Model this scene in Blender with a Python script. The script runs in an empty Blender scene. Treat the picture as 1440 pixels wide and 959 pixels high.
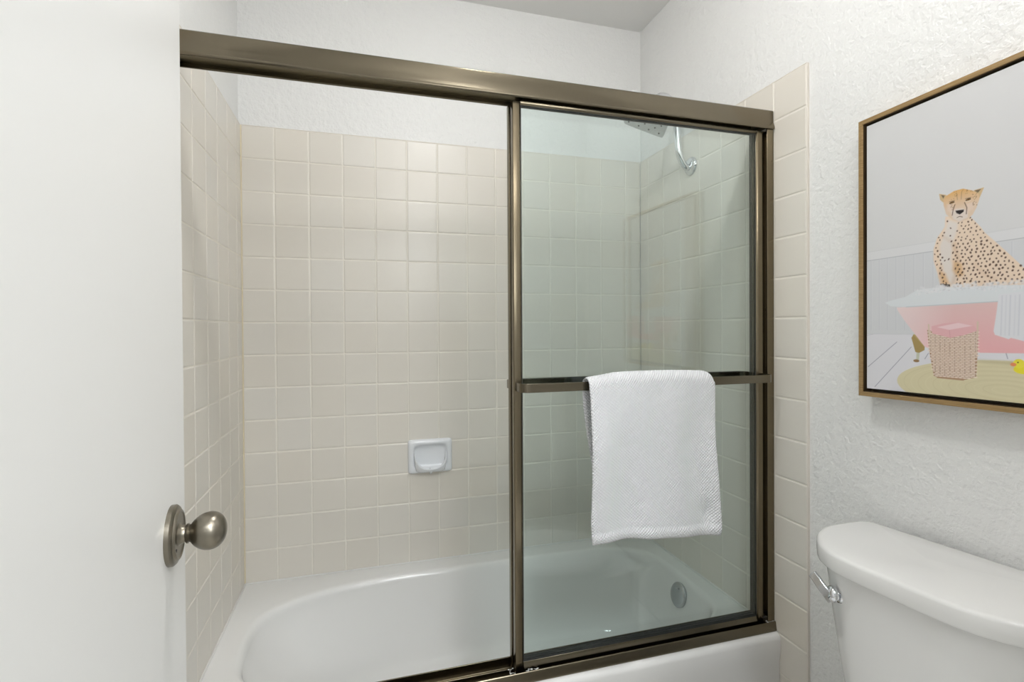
import bpy, bmesh, math, random
import numpy as np
from mathutils import Vector, Matrix
random.seed(7)
rng = np.random.default_rng(7)
S = bpy.context.scene
COL = S.collection
PI = math.pi

# ------------------------------------------------------------------ geometry constants (metres)
XL, XR = 0.008, 1.4907          # tiled faces of the left and right tub walls
PW = 1.4987                     # painted face of the right wall
PL = 0.000                      # painted face of the left wall
CEIL = 2.447
TZ = 1.908                      # top of the tile
TP, TPZ = 0.1095, 0.10898       # tile pitch
RIM = 0.383                     # top of the tub rim
TUBF = -0.738                   # front of the tub
FRONT = -1.93                   # face of the wall with the doorway
CAM = Vector((0.39435, -1.88128, 1.23040))

# camera measured from the tile grid; light levels
P_MAIN, P_BAR, P_HALL, P_FILL, EXPO = 165., 20., 27., 12., 0.17
LVX, LVY, LVZ = -.098, .114, .714

YAW, PITCH, ROLL = -0.2844904982530508, -0.007734675961722789, -0.005822201027164971
PPX, PPY = 2.2345978847551153, -12.492057332170635

# ------------------------------------------------------------------ materials
def mat(name, color=(.8, .8, .8), rough=.5, metal=0., spec=.5, coat=0.):
    m = bpy.data.materials.new(name); m.use_nodes = True
    b = m.node_tree.nodes['Principled BSDF']
    b.inputs['Base Color'].default_value = (*color, 1)
    b.inputs['Roughness'].default_value = rough
    b.inputs['Metallic'].default_value = metal
    b.inputs['Specular IOR Level'].default_value = spec
    b.inputs['Coat Weight'].default_value = coat
    return m, m.node_tree, b

def nd(t, typ, **k):
    n = t.nodes.new(typ)
    for a, v in k.items():
        if hasattr(n, a): setattr(n, a, v)
        else: n.inputs[a].default_value = v
    return n

def bump(t, b, height, strength=.3, dist=.002, prev=None):
    n = nd(t, 'ShaderNodeBump'); n.inputs['Strength'].default_value = strength
    n.inputs['Distance'].default_value = dist
    t.links.new(height, n.inputs['Height'])
    if prev: t.links.new(prev, n.inputs['Normal'])
    t.links.new(n.outputs['Normal'], b.inputs['Normal'])
    return n.outputs['Normal']

def noise(t, scale, detail=2, rough=.5, co='Object', vscale=None):
    tc = nd(t, 'ShaderNodeTexCoord'); o = tc.outputs[co]
    if vscale:
        mp = nd(t, 'ShaderNodeMapping'); mp.inputs['Scale'].default_value = vscale
        t.links.new(o, mp.inputs[0]); o = mp.outputs[0]
    n = nd(t, 'ShaderNodeTexNoise'); n.inputs['Scale'].default_value = scale
    n.inputs['Detail'].default_value = detail; n.inputs['Roughness'].default_value = rough
    t.links.new(o, n.inputs['Vector'])
    return n.outputs['Fac']

def ramp(t, fac, stops):
    r = nd(t, 'ShaderNodeValToRGB'); t.links.new(fac, r.inputs[0])
    e = r.color_ramp.elements
    while len(e) < len(stops): e.new(.5)
    for q, (p, c) in zip(e, stops): q.position = p; q.color = (*c, 1) if len(c) == 3 else c
    return r.outputs['Color']

M = {}
# textured (orange peel) paint
m, t, b = mat('wall_paint', (.86, .86, .848), .38, spec=.45); M['paint'] = m
n1 = noise(t, 75, 3, .6); n2 = noise(t, 34, 2, .5)
r1 = ramp(t, n1, [(.40, (0, 0, 0)), (.60, (1, 1, 1))])
nn = bump(t, b, r1, .60, .0014); bump(t, b, n2, .5, .005, nn)
m, t, b = mat('ceiling_paint', (.88, .875, .86), .6); M['ceil'] = m
bump(t, b, noise(t, 90, 3), .2, .001)
m, t, b = mat('door_paint', (.85, .845, .83), .36, spec=.4); M['door'] = m
bump(t, b, noise(t, 14, 2), .05, .002)
# a faint grey scuff on the door face
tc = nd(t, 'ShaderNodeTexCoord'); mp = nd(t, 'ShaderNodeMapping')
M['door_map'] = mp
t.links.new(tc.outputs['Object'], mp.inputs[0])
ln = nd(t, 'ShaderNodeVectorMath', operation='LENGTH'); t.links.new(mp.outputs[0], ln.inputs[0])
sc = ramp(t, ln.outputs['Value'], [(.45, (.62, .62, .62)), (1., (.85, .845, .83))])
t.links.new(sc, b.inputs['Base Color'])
m, t, b = mat('trim_paint', (.86, .85, .84), .3); M['trim'] = m
m, t, b = mat('floor_tile', (.55, .52, .47), .4); M['floor'] = m
tc = nd(t, 'ShaderNodeTexCoord'); br = nd(t, 'ShaderNodeTexBrick'); br.offset = 0
t.links.new(tc.outputs['Object'], br.inputs['Vector'])
br.inputs['Scale'].default_value = 1; br.inputs['Brick Width'].default_value = .3; br.inputs['Row Height'].default_value = .3
br.inputs['Mortar Size'].default_value = .004
br.inputs['Color1'].default_value = (.70, .67, .61, 1); br.inputs['Color2'].default_value = (.66, .63, .57, 1); br.inputs['Mortar'].default_value = (.4, .38, .35, 1)
t.links.new(br.outputs['Color'], b.inputs['Base Color'])

# wall tile: each tile carries its own slight tint in a colour attribute
m, t, b = mat('glazed_tile', (.66, .61, .53), .30, spec=.75); M['tile'] = m
at = nd(t, 'ShaderNodeAttribute', attribute_name='tint')
t.links.new(at.outputs['Color'], b.inputs['Base Color'])
bump(t, b, noise(t, 9, 2), .06, .004)
m, t, b = mat('grout', (.88, .84, .76), .7); M['grout'] = m
bump(t, b, noise(t, 250, 2), .3, .0006)

m, t, b = mat('tub_enamel', (.84, .835, .82), .055, spec=.5); M['tub'] = m
bump(t, b, noise(t, 5, 1), .04, .004)
m, t, b = mat('toilet_china', (.82, .815, .80), .09, spec=.5); M['china'] = m
m, t, b = mat('white_ceramic', (.84, .86, .89), .14, spec=.5); M['dish'] = m
m, t, b = mat('caulk', (.82, .81, .79), .45); M['caulk'] = m
M['aged_caulk'] = mat('aged_caulk', (.78, .69, .50), .5)[0]

def brushed(name, c, rough, sc=(4, 900, 900), amt=.10):
    m, t, b = mat(name, c, rough, 1.)
    f = noise(t, 1, 2, .5, vscale=sc)
    mr = nd(t, 'ShaderNodeMapRange'); t.links.new(f, mr.inputs[0])
    mr.inputs[3].default_value = rough - amt / 2; mr.inputs[4].default_value = rough + amt / 2
    t.links.new(mr.outputs[0], b.inputs['Roughness'])
    return m
M['bronze'] = brushed('bronze_anodised', (.178, .154, .112), .24, (3, 700, 700))
M['bronze_v'] = brushed('bronze_anodised_upright', (.195, .162, .110), .25, (700, 700, 3))
M['bronze_dark'] = brushed('bronze_inside', (.19, .16, .10), .35, (3, 700, 700))
M['nickel'] = brushed('brushed_nickel', (.265, .24, .195), .31, (60, 60, 60), .06)
M['chrome'] = mat('chrome', (.72, .73, .75), .08, 1.)[0]
M['plate_grey'] = mat('grey_spray_face', (.74, .75, .76), .4, .1)[0]
M['nozzle'] = mat('rubber_nozzle', (.16, .17, .17), .6)[0]
M['rubber'] = mat('black_gasket', (.025, .026, .026), .5)[0]
M['dark'] = mat('dark_slot', (.02, .02, .02), .6)[0]
M['overflow'] = mat('satin_overflow', (.5, .52, .54), .25, 1.)[0]
M['seat'] = mat('seat_plastic', (.84, .835, .82), .2)[0]

m, t, b = mat('frame_wood', (.36, .22, .09), .42, .25); M['wood'] = m
f = noise(t, 1, 4, .6, vscale=(60, 60, 900))
c = ramp(t, f, [(.3, (.27, .165, .065)), (.7, (.46, .31, .14))]); t.links.new(c, b.inputs['Base Color'])
m, t, b = mat('frame_inside', (.055, .035, .015), .5); M['wood_in'] = m
m, t, b = mat('frame_wood_flat', (.36, .22, .09), .42, .25); M['wood_h'] = m
f = noise(t, 1, 4, .6, vscale=(60, 900, 60))
f = noise(t, 1, 4, .6, vscale=(900, 12, 900))
c = ramp(t, f, [(.3, (.27, .165, .065)), (.7, (.46, .31, .14))]); t.links.new(c, b.inputs['Base Color'])
m, t, b = mat('printed_canvas', (.7, .7, .7), .55, spec=.3); M['canvas'] = m
at = nd(t, 'ShaderNodeAttribute', attribute_name='print'); t.links.new(at.outputs['Color'], b.inputs['Base Color'])
bump(t, b, noise(t, 700, 1), .12, .0004)

# white towel with a diagonal honeycomb weave
m, t, b = mat('towel_cotton', (.86, .865, .885), .95, spec=.1); M['towel'] = m
b.inputs['Sheen Weight'].default_value = .25
tc = nd(t, 'ShaderNodeTexCoord')
hs = []
for ang in (-42, 48):
    mp = nd(t, 'ShaderNodeMapping'); mp.inputs['Rotation'].default_value = (0, 0, math.radians(ang))
    t.links.new(tc.outputs['UV'], mp.inputs[0])
    w = nd(t, 'ShaderNodeTexWave'); w.wave_type = 'BANDS'; w.bands_direction = 'X'
    w.inputs['Scale'].default_value = 62 if ang < 0 else 54; w.inputs['Distortion'].default_value = .6
    w.inputs['Detail'].default_value = 1; w.inputs['Detail Scale'].default_value = 4
    t.links.new(mp.outputs[0], w.inputs[0]); hs.append(w.outputs['Fac'])
ad = nd(t, 'ShaderNodeMath', operation='MULTIPLY_ADD'); t.links.new(hs[1], ad.inputs[0]); ad.inputs[1].default_value = .55
t.links.new(hs[0], ad.inputs[2])
mx = nd(t, 'ShaderNodeMath', operation='MULTIPLY_ADD'); t.links.new(noise(t, 900, 2), mx.inputs[0]); mx.inputs[1].default_value = .35
t.links.new(ad.outputs[0], mx.inputs[2])
bump(t, b, mx.outputs[0], .85, .0022)

# clear glass with a green tint: straight-through tint plus mirror reflection by Fresnel
m = bpy.data.materials.new('green_tint_glass'); m.use_nodes = True; t = m.node_tree
for n in list(t.nodes): t.nodes.remove(n)
o = nd(t, 'ShaderNodeOutputMaterial'); mix = nd(t, 'ShaderNodeMixShader')
tr = nd(t, 'ShaderNodeBsdfTransparent'); tr.inputs[0].default_value = (.960, .986, .983, 1)
gl = nd(t, 'ShaderNodeBsdfGlossy'); gl.inputs['Roughness'].default_value = .0; gl.inputs[0].default_value = (.9, .93, .92, 1)
ge = nd(t, 'ShaderNodeNewGeometry'); fr = nd(t, 'ShaderNodeFresnel')
mr = nd(t, 'ShaderNodeMapRange'); mr.inputs[3].default_value = 1.5; mr.inputs[4].default_value = 1 / 1.5
t.links.new(ge.outputs['Backfacing'], mr.inputs[0]); t.links.new(mr.outputs[0], fr.inputs['IOR'])
t.links.new(fr.outputs[0], mix.inputs[0]); t.links.new(tr.outputs[0], mix.inputs[1]); t.links.new(gl.outputs[0], mix.inputs[2])
t.links.new(mix.outputs[0], o.inputs[0]); M['glass'] = m

def emis(name, c, s):
    m = bpy.data.materials.new(name); m.use_nodes = True; t = m.node_tree
    b = t.nodes['Principled BSDF']; b.inputs['Base Color'].default_value = (.9, .9, .9, 1)
    b.inputs['Emission Color'].default_value = (*c, 1); b.inputs['Emission Strength'].default_value = s
    return m

# ------------------------------------------------------------------ mesh helpers
def obj(name, bm, m, parent=None, smooth=False, bevel=0, seg=2, auto=None):
    me = bpy.data.meshes.new(name)
    bmesh.ops.recalc_face_normals(bm, faces=bm.faces)
    if smooth or auto is not None:
        for f in bm.faces: f.smooth = True
    bm.to_mesh(me); bm.free()
    o = bpy.data.objects.new(name, me); COL.objects.link(o)
    for q in (m if isinstance(m, (list, tuple)) else [m]): me.materials.append(q)
    if parent is not None: o.parent = parent; o.matrix_parent_inverse = Matrix.Identity(4)
    if bevel:
        md = o.modifiers.new('bevel', 'BEVEL'); md.width = bevel; md.segments = seg; md.limit_method = 'ANGLE'; md.angle_limit = math.radians(35)
        for p in me.polygons: p.use_smooth = True
        me.set_sharp_from_angle(angle=math.radians(50))
    elif auto is not None: me.set_sharp_from_angle(angle=math.radians(auto))
    return o

def tag(o, label=None, cat=None, group=None, kind=None):
    if label: o['label'] = label
    if cat: o['category'] = cat
    if group: o['group'] = group
    if kind: o['kind'] = kind
    return o

def root(name, loc=(0, 0, 0), rz=0):
    o = bpy.data.objects.new(name, None); COL.objects.link(o); o.location = loc; o.rotation_euler = (0, 0, rz)
    o.empty_display_size = .05
    return o

def box(bm, x0, x1, y0, y1, z0, z1, mi=0):
    v = [bm.verts.new((x, y, z)) for x in (x0, x1) for y in (y0, y1) for z in (z0, z1)]
    for q in ((0, 1, 3, 2), (4, 6, 7, 5), (0, 4, 5, 1), (2, 3, 7, 6), (0, 2, 6, 4), (1, 5, 7, 3)):
        f = bm.faces.new([v[i] for i in q]); f.material_index = mi
    return v

def boxo(name, m, parent, x0, x1, y0, y1, z0, z1, bevel=0):
    bm = bmesh.new(); box(bm, x0, x1, y0, y1, z0, z1)
    return obj(name, bm, m, parent, bevel=bevel)

def loft(bm, rings, close=True, cap0=False, cap1=False, mi=0):
    R = [[bm.verts.new(p) for p in r] for r in rings]
    n = len(R[0])
    for a, b2 in zip(R, R[1:]):
        for i in range(n if close else n - 1):
            j = (i + 1) % n
            f = bm.faces.new((a[i], a[j], b2[j], b2[i])); f.material_index = mi
    if cap0: bm.faces.new(R[0][::-1]).material_index = mi
    if cap1: bm.faces.new(R[-1]).material_index = mi
    return R

def frame_of(d):
    d = Vector(d).normalized()
    a = Vector((0, 0, 1)) if abs(d.z) < .9 else Vector((1, 0, 0))
    u = d.cross(a).normalized(); return u, d.cross(u).normalized()

def lathe(bm, origin, axis, prof, n=40, cap=True):
    origin = Vector(origin); d = Vector(axis).normalized(); u, v = frame_of(d)
    rings = [[origin + d * h + (u * math.cos(2 * PI * i / n) + v * math.sin(2 * PI * i / n)) * r for i in range(n)] for h, r in prof]
    loft(bm, rings, True, cap, cap)

def tube(bm, pts, r, n=16, cap=True):
    pts = [Vector(p) for p in pts]; rings = []
    rr = r if isinstance(r, (list, tuple)) else [r] * len(pts)
    u = None
    for i, p in enumerate(pts):
        d = (pts[min(i + 1, len(pts) - 1)] - pts[max(i - 1, 0)]).normalized()
        if u is None: u, v = frame_of(d)
        else: u = (u - d * u.dot(d)).normalized(); v = d.cross(u)
        rings.append([p + (u * math.cos(2 * PI * k / n) + v * math.sin(2 * PI * k / n)) * rr[i] for k in range(n)])
    loft(bm, rings, True, cap, cap)

def smooth_path(pts, k=8):
    pts = [Vector(p) for p in pts]; out = []
    P = [pts[0]] + pts + [pts[-1]]
    for i in range(1, len(P) - 2):
        a, b2, c, d = P[i - 1], P[i], P[i + 1], P[i + 2]
        for s in range(k):
            q = s / k
            out.append(.5 * ((2 * b2) + (c - a) * q + (2 * a - 5 * b2 + 4 * c - d) * q * q + (3 * b2 - a - 3 * c + d) * q ** 3))
    out.append(pts[-1]); return out

def prism_x(bm, prof, x0, x1, mi=0):
    """closed (y,z) profile pushed along x"""
    loft(bm, [[(x0, y, z) for y, z in prof], [(x1, y, z) for y, z in prof]], True, True, True, mi)

# ------------------------------------------------------------------ the room
def struct(name, m, *bx, bevel=0):
    bm = bmesh.new()
    for q in bx: box(bm, *q)
    return tag(obj(name, bm, m, bevel=bevel), kind='structure')

struct('floor', M['floor'], (PL - .1, PW + .1, FRONT - .10, .1, -.05, 0))
struct('ceiling', M['ceil'], (PL - .1, PW + .1, FRONT - .10, .1, CEIL, CEIL + .05))
wall_back = struct('wall_back', M['paint'], (PL - .1, PW + .1, .008, .1, 0, CEIL))
wall_left = struct('wall_left', M['paint'], (PL - .1, PL, FRONT, .008, 0, CEIL))
wall_right = struct('wall_right', M['paint'], (PW, PW + .1, FRONT, .008, 0, CEIL))
DX0, DX1, DZ = .235, .985, 2.04       # the doorway the camera looks in from
struct('wall_front', M['paint'], (PL - .1, DX0, FRONT - .1, FRONT, 0, CEIL), (DX1, PW + .1, FRONT - .1, FRONT, 0, CEIL), (DX0, DX1, FRONT - .1, FRONT, DZ, CEIL))
# the room beyond the doorway
HY = -4.3
struct('floor_hall', M['floor'], (-1.2, 2.6, HY, FRONT - .1, -.05, 0))
struct('ceiling_hall', M['ceil'], (-1.2, 2.6, HY, FRONT - .1, CEIL, CEIL + .05))
struct('wall_hall', M['paint'], (-1.3, -1.2, HY, FRONT - .1, 0, CEIL), (2.6, 2.7, HY, FRONT - .1, 0, CEIL), (-1.3, 2.7, HY - .1, HY, 0, CEIL))
struct('baseboard_right', M['trim'], (PW - .012, PW, FRONT, -.84, 0, .085), bevel=.003)

# ---- tiling: one mesh of pillowed tiles over a grout bed for each wall
def tile_field(name, parent, cols, rows, place, thick=.008, edge=None):
    """cols/rows: lists of (a0,a1) spans; place(a,z,d) -> point, d = distance from the wall face (0 = tile face)"""
    bm = bmesh.new(); lay = bm.loops.layers.float_color.new('tint')
    g = .0011
    def face(vs, mi, c):
        f = bm.faces.new(vs); f.material_index = mi
        for l in f.loops: l[lay] = c
    a0, a1 = min(min(c) for c in cols), max(max(c) for c in cols)
    for (c0, c1) in cols:
        for (r0, r1, skip) in rows:
            if skip and skip(c0, c1): continue
            w = rng.normal(0, 1)
            k = 1 + rng.normal(0, .007); warm = rng.normal(0, .005)
            col = (.775 * k * (1 + warm), .735 * k, .665 * k * (1 - 1.5 * warm), 1)
            # grout bed
            vs = [bm.verts.new(place(a, z, .0014)) for a, z in ((c0, r0), (c1, r0), (c1, r1), (c0, r1))]
            face(vs, 1, col)
            x0, x1, z0, z1 = c0 + g, c1 - g, r0 + g, r1 - g
            if x1 - x0 < .004 or z1 - z0 < .004: continue
            rings = []
            eb = [(0, .0030), (.0006, .0014), (.0018, .0004), (.0036, .0)]
            for ins, dep in eb:
                rings.append([bm.verts.new(place(a, z, dep)) for a, z in ((x0 + ins, z0 + ins), (x1 - ins, z0 + ins), (x1 - ins, z1 - ins), (x0 + ins, z1 - ins))])
            for p, q in zip(rings, rings[1:]):
                for i in range(4): face([p[i], p[(i + 1) % 4], q[(i + 1) % 4], q[i]], 0, col)
            face(rings[-1], 0, col)
    # outer edges back to the wall
    if edge: edge(bm, face)
    return obj(name, bm, [M['tile'], M['grout']], parent)

def rowspans(n, z0=TZ):
    return [(z0 - (i + 1) * TPZ, z0 - i * TPZ) for i in range(n)]
rowsA = [(a, b2, None) for a, b2 in rowspans(14)]
cb = [XL] + [i * TP for i in range(1, 14)] + [XR]
tile_field('tile_field', wall_back, list(zip(cb, cb[1:])), rowsA, lambda a, z, d: (a, d, z))
# side walls run past the tub and down to the floor there
def side_rows():
    out = [(a, b2, None) for a, b2 in rowspans(14)]
    for i in range(14, 18):
        z1 = TZ - i * TPZ; z0 = max(0.0, z1 - TPZ)
        if z1 > .01: out.append((z0, z1, lambda c0, c1: max(-c0, -c1) <= 0.73))
    return out
dl = [0, .0629] + [.1724 + k * TP for k in range(0, 7)]
cl = [(-b2, -a) for a, b2 in zip(dl, dl[1:])]
tile_field('tile_field', wall_left, cl, side_rows(), lambda a, z, d: (XL - d, a, z))
dr = [0, .0593, .1688] + [.2783 + k * TP for k in range(0, 6)]
cr = [(-b2, -a) for a, b2 in zip(dr, dr[1:])]
tile_field('tile_field', wall_right, cr, side_rows(), lambda a, z, d: (XR + d, a, z))
# the rounded bullnose strip closing the tile edges (same glaze)
def edge_strip(name, parent, quads):
    bm = bmesh.new(); lay = bm.loops.layers.float_color.new('tint')
    for q in quads:
        box(bm, *q)
    for f in bm.faces:
        for l in f.loops: l[lay] = (.76, .715, .64, 1)
    return obj(name, bm, M['tile'], parent, bevel=.003, seg=3)
yo = -(.2783 + 5 * TP)
edge_strip('tile_edge', wall_right, [(XR + .0005, PW + .001, yo - .0015, yo + .001, 0, TZ + .001), (XR + .0005, PW + .001, yo, 0, TZ - .001, TZ + .0015)])
yl = -(.1724 + 6 * TP)
edge_strip('tile_edge', wall_left, [(PL - .001, XL - .0005, yl - .0015, yl + .001, 0, TZ + .001), (PL - .001, XL - .0005, yl, 0, TZ - .001, TZ + .0015)])
def corner_bead(parent, x, s):
    bm = bmesh.new()
    loft(bm, [[(x, -.0004, z), (x + s * .0034, -.0004, z), (x + s * .0026, -.0026, z), (x, -.0034, z)] for z in (RIM, TZ - .001)], True, True, True)
    obj('corner_caulk', bm, M['aged_caulk'], parent)
corner_bead(wall_back, XL, 1)
edge_strip('tile_edge', wall_back, [(XL, XR, .0005, .009, TZ - .001, TZ + .0015)])

# ---- the open room door on the left with its knob
u2 = Vector((-.096, .995, 0)).normalized(); nrm = Vector((.995, .096, 0)).normalized()
RO = Vector((.18163, -1.21353, .99674))          # knob centre on the door face
E0 = RO + u2 * .0725                              # free edge
H0 = RO - u2 * .690                               # hinge edge
door = root('door_1', (H0.x, H0.y, 0), math.atan2(u2.y, u2.x) - PI / 2)
tag(door, kind='structure')
# in door space: +y runs to the free edge, +x out of the visible face
LEN = (E0 - H0).length
boxo('door_slab', M['door'], door, -.035, 0, 0, LEN, .012, 2.03, bevel=.0015)
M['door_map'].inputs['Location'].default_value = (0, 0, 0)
ky, kz = (RO - H0).length, RO.z
bm = bmesh.new()
lathe(bm, (0, ky, kz), (1, 0, 0), [(0, .0335), (.0045, .0335), (.0068, .0315), (.0072, .0290), (.0085, .0283), (.0098, .0268), (.0098, .0255), (.0088, .0245), (.0085, .0135)], 64)
rose = obj('knob_rose', bm, M['nickel'], door, auto=40)
bm = bmesh.new()
prof = [(.008, .0135), (.010, .0112), (.013, .0098), (.0150, .0094), (.0158, .0108), (.0176, .0112), (.0186, .0095)]
R0, L0, h0 = .0212, .0390, .0176
for i in range(1, 25):
    a = PI * i / 24
    h = h0 + L0 * (1 - math.cos(a)) / 2
    r = R0 * math.sin(a) ** .92 * (1 + .10 * -math.cos(a)) 
    if h > .0193: prof.append((h, max(r, .0004)))
lathe(bm, (0, ky, kz), (1, 0, 0), prof, 64)
knob = obj('door_knob', bm, M['nickel'], door, auto=30)
bm = bmesh.new(); lathe(bm, (.0072, ky - .0175, kz - .012), (1, 0, 0), [(0, .0018), (.0022, .0018)], 12)
obj('release_hole', bm, M['dark'], rose)
# hinges
for hz in (.25, 1.05, 1.8):
    bm = bmesh.new(); lathe(bm, (.004, -.004, hz), (0, 0, 1), [(0, .006), (.09, .006)], 12)
    obj('hinge', bm, M['nickel'], door, auto=40)

# ------------------------------------------------------------------ bathtub
tub = root('bathtub', (0, 0, 0))
tag(tub, 'white glossy alcove bathtub behind the sliding glass doors', 'bathtub')
N = 144
def ring(x0, x1, y0, y1, z, nl, nr):
    cx, cy, a, b2 = (x0 + x1) / 2, (y0 + y1) / 2, (x1 - x0) / 2, (y1 - y0) / 2
    out = []
    for i in range(N):
        th = 2 * PI * i / N; c, s = math.cos(th), math.sin(th)
        w = .5 + .5 * max(-1, min(1, c * 1.6)); e = nl + (nr - nl) * w
        r = (abs(c) ** e + abs(s) ** e) ** (-1 / e)
        out.append((cx + a * r * c, cy + b2 * r * s, z))
    return out
X0, X1, Y0, Y1 = XL + .0006, XR - .0006, TUBF, -.0006
rc = .016
def rect_ring(x0, x1, y0, y1, z):
    cx, cy, a, b2 = (x0 + x1) / 2, (y0 + y1) / 2, (x1 - x0) / 2, (y1 - y0) / 2
    out = []
    for i in range(N):
        th = 2 * PI * i / N; c, s = math.cos(th), math.sin(th)
        k = 1 / max(abs(c), abs(s)); out.append((cx + a * k * c, cy + b2 * k * s, z))
    return out
rings = [rect_ring(X0, X1, Y0, Y1, 0.0), rect_ring(X0, X1, Y0, Y1, .03), rect_ring(X0, X1, Y0 + .004, Y1, .05), rect_ring(X0, X1, Y0 + .004, Y1, RIM - .075), rect_ring(X0, X1, Y0, Y1, RIM - .05)]
for k in range(0, 7):
    a = PI / 2 * k / 6
    rings.append(rect_ring(X0, X1, Y0 + rc * (1 - math.cos(a)), Y1, RIM - rc * (1 - math.sin(a))))
# deck and lip: x0,x1,y0,y1 of the opening
ox0, ox1, oy0, oy1 = .064, 1.444, -.660, -.064
rings.append(ring(ox0 - .006, ox1 + .006, oy0 - .006, oy1 + .006, RIM - .0006, 3.4, 5.5))
rings.append(ring(ox0, ox1, oy0, oy1, RIM - .0016, 3.3, 5.3))
lip = [(.006, .0018), (.011, .0044), (.016, .0090), (.0195, .0150), (.022, .0240), (.024, .036)]
for ins, dz in lip: rings.append(ring(ox0 + ins, ox1 - ins * .75, oy0 + ins * .9, oy1 - ins * .9, RIM - dz, 3.1, 5.))
# walls: backrest slope on the left, steeper elsewhere
wx0, wx1, wy0, wy1 = ox0 + .024, ox1 - .019, oy0 + .0225, oy1 - .0225
for q in [i / 10 for i in range(1, 9)]:
    z = (RIM - .036) + (.115 - (RIM - .036)) * q
    rings.append(ring(wx0 + .165 * q ** 1.15, wx1 - .060 * q, wy0 + .040 * q, wy1 - .040 * q, z, 3.1 - .3 * q, 5 - 1.2 * q))
for k in range(1, 8):
    a = PI / 2 * k / 7
    fx0, fx1, fy0, fy1 = wx0 + .140, wx1 - .050, wy0 + .034, wy1 - .034
    z = .1506 - .073 * math.sin(a) ** 1.0
    ins = .078 * (1 - math.cos(a))
    rings.append(ring(fx0 + ins * 1.2, fx1 - ins, fy0 + ins, fy1 - ins, z, 2.8, 3.6))
rings.append(ring(.62, 1.10, -.42, -.31, .072, 2.2, 2.2))
bm = bmesh.new(); loft(bm, rings, True, True, True)
obj('tub_shell', bm, M['tub'], tub, auto=55)
bm = bmesh.new(); box(bm, XL, XR, -.0045, 0.0005, RIM - .001, RIM + .0045); box(bm, XL - .0005, XL + .0045, -.70, 0, RIM - .001, RIM + .0045); box(bm, XR - .0045, XR + .0005, -.70, 0, RIM - .001, RIM + .0045)
obj('caulk_bead', bm, M['caulk'], tub, bevel=.002)
oa = Vector((-.975, 0, .22)).normalized()
bm = bmesh.new(); lathe(bm, (1.4165, -.372, .320), oa, [(-.004, .040), (.004, .040), (.0075, .037), (.0095, .030), (.010, .0005)], 48)
of = tag(obj('overflow_plate', bm, M['overflow'], tub, auto=40), 'grey metal overflow plate')
for s in (-1, 1):
    bm = bmesh.new(); lathe(bm, Vector((1.4165, -.372, .320)) + oa * .0092 + Vector((0, 0, .022 * s)), oa, [(0, .0032), (.0018, .003), (.0022, .0004)], 12)
    obj('screw', bm, M['chrome'], of, auto=40)
bm = bmesh.new(); lathe(bm, (1.255, -.362, .0745), (0, 0, 1), [(0, .034), (.003, .033), (.0035, .022), (.001, .020), (.001, .0005)], 40)
obj('drain', bm, M['chrome'], tub, auto=40)

# ------------------------------------------------------------------ soap dish
sd = root('soap_dish', (.6235, -.0, .767))
TZO = -.0045
tag(sd, 'white ceramic soap dish set into the beige tile above the tub', 'soap dish')
hw, hh = .0795, .0610
bm = bmesh.new()
def rr(w, h, y, e, cx=0, cz=0, n=64):
    o = []
    for i in range(n):
        th = 2 * PI * i / n; c, s = math.cos(th), math.sin(th)
        r = (abs(c) ** e + abs(s) ** e) ** (-1 / e); o.append((cx + w * r * c, y, cz + h * r * s))
    return o
rings = [rr(hw, hh, .001, 20), rr(hw, hh, -.004, 20), rr(hw - .0015, hh - .0015, -.0085, 16), rr(hw - .005, hh - .005, -.0125, 12), rr(hw - .009, hh - .009, -.0140, 10), rr(hw - .015, hh - .014, -.0145, 8), rr(hw - .0185, hh - .018, -.0125, 7), rr(hw - .0215, hh - .021, -.0085, 6.5), rr(hw - .0245, hh - .024, -.0045, 6), rr(hw - .030, hh - .030, -.0025, 5)]
loft(bm, rings, True, True, True)
obj('dish_plate', bm, M['dish'], sd, auto=70)
# the tray: a shallow basin that bows out of the plate, its rim rising at the sides
bm = bmesh.new()
NB = 48
def tray(zl, dp, w, rise_=0.0):
    o = []
    for i in range(NB + 1):
        a = PI * i / NB; c, s = math.cos(a), math.sin(a)
        e = 3.2; r = (abs(c) ** e + abs(s) ** e) ** (-1 / e)
        o.append((w * 1.03 * r * c, -.008 - dp * 1.25 * r * s, TZO + zl + rise_ * (abs(c) ** 3)))
    return o
prof = [(-.0500, .002, .034, .000), (-.0505, .012, .045, .000), (-.0480, .020, .051, .004), (-.0420, .026, .0545, .022), (-.0370, .0285, .0560, .040), (-.0350, .0290, .0565, .052), (-.0340, .0275, .0555, .053), (-.0345, .0250, .0535, .052), (-.0385, .0225, .0520, .040), (-.0425, .018, .049, .018), (-.0440, .010, .044, .003), (-.0442, -.010, .038, 0)]
loft(bm, [tray(*p) for p in prof], False)
obj('dish_tray', bm, M['dish'], sd, smooth=True)
bm = bmesh.new(); tube(bm, smooth_path([(0, -.0330, -.037), (0, -.0350, -.042), (0, -.0320, -.050), (0, -.020, -.057)], 5), [.0055] * 16, 12)
obj('drip_spout', bm, M['dish'], sd, smooth=True)

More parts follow.
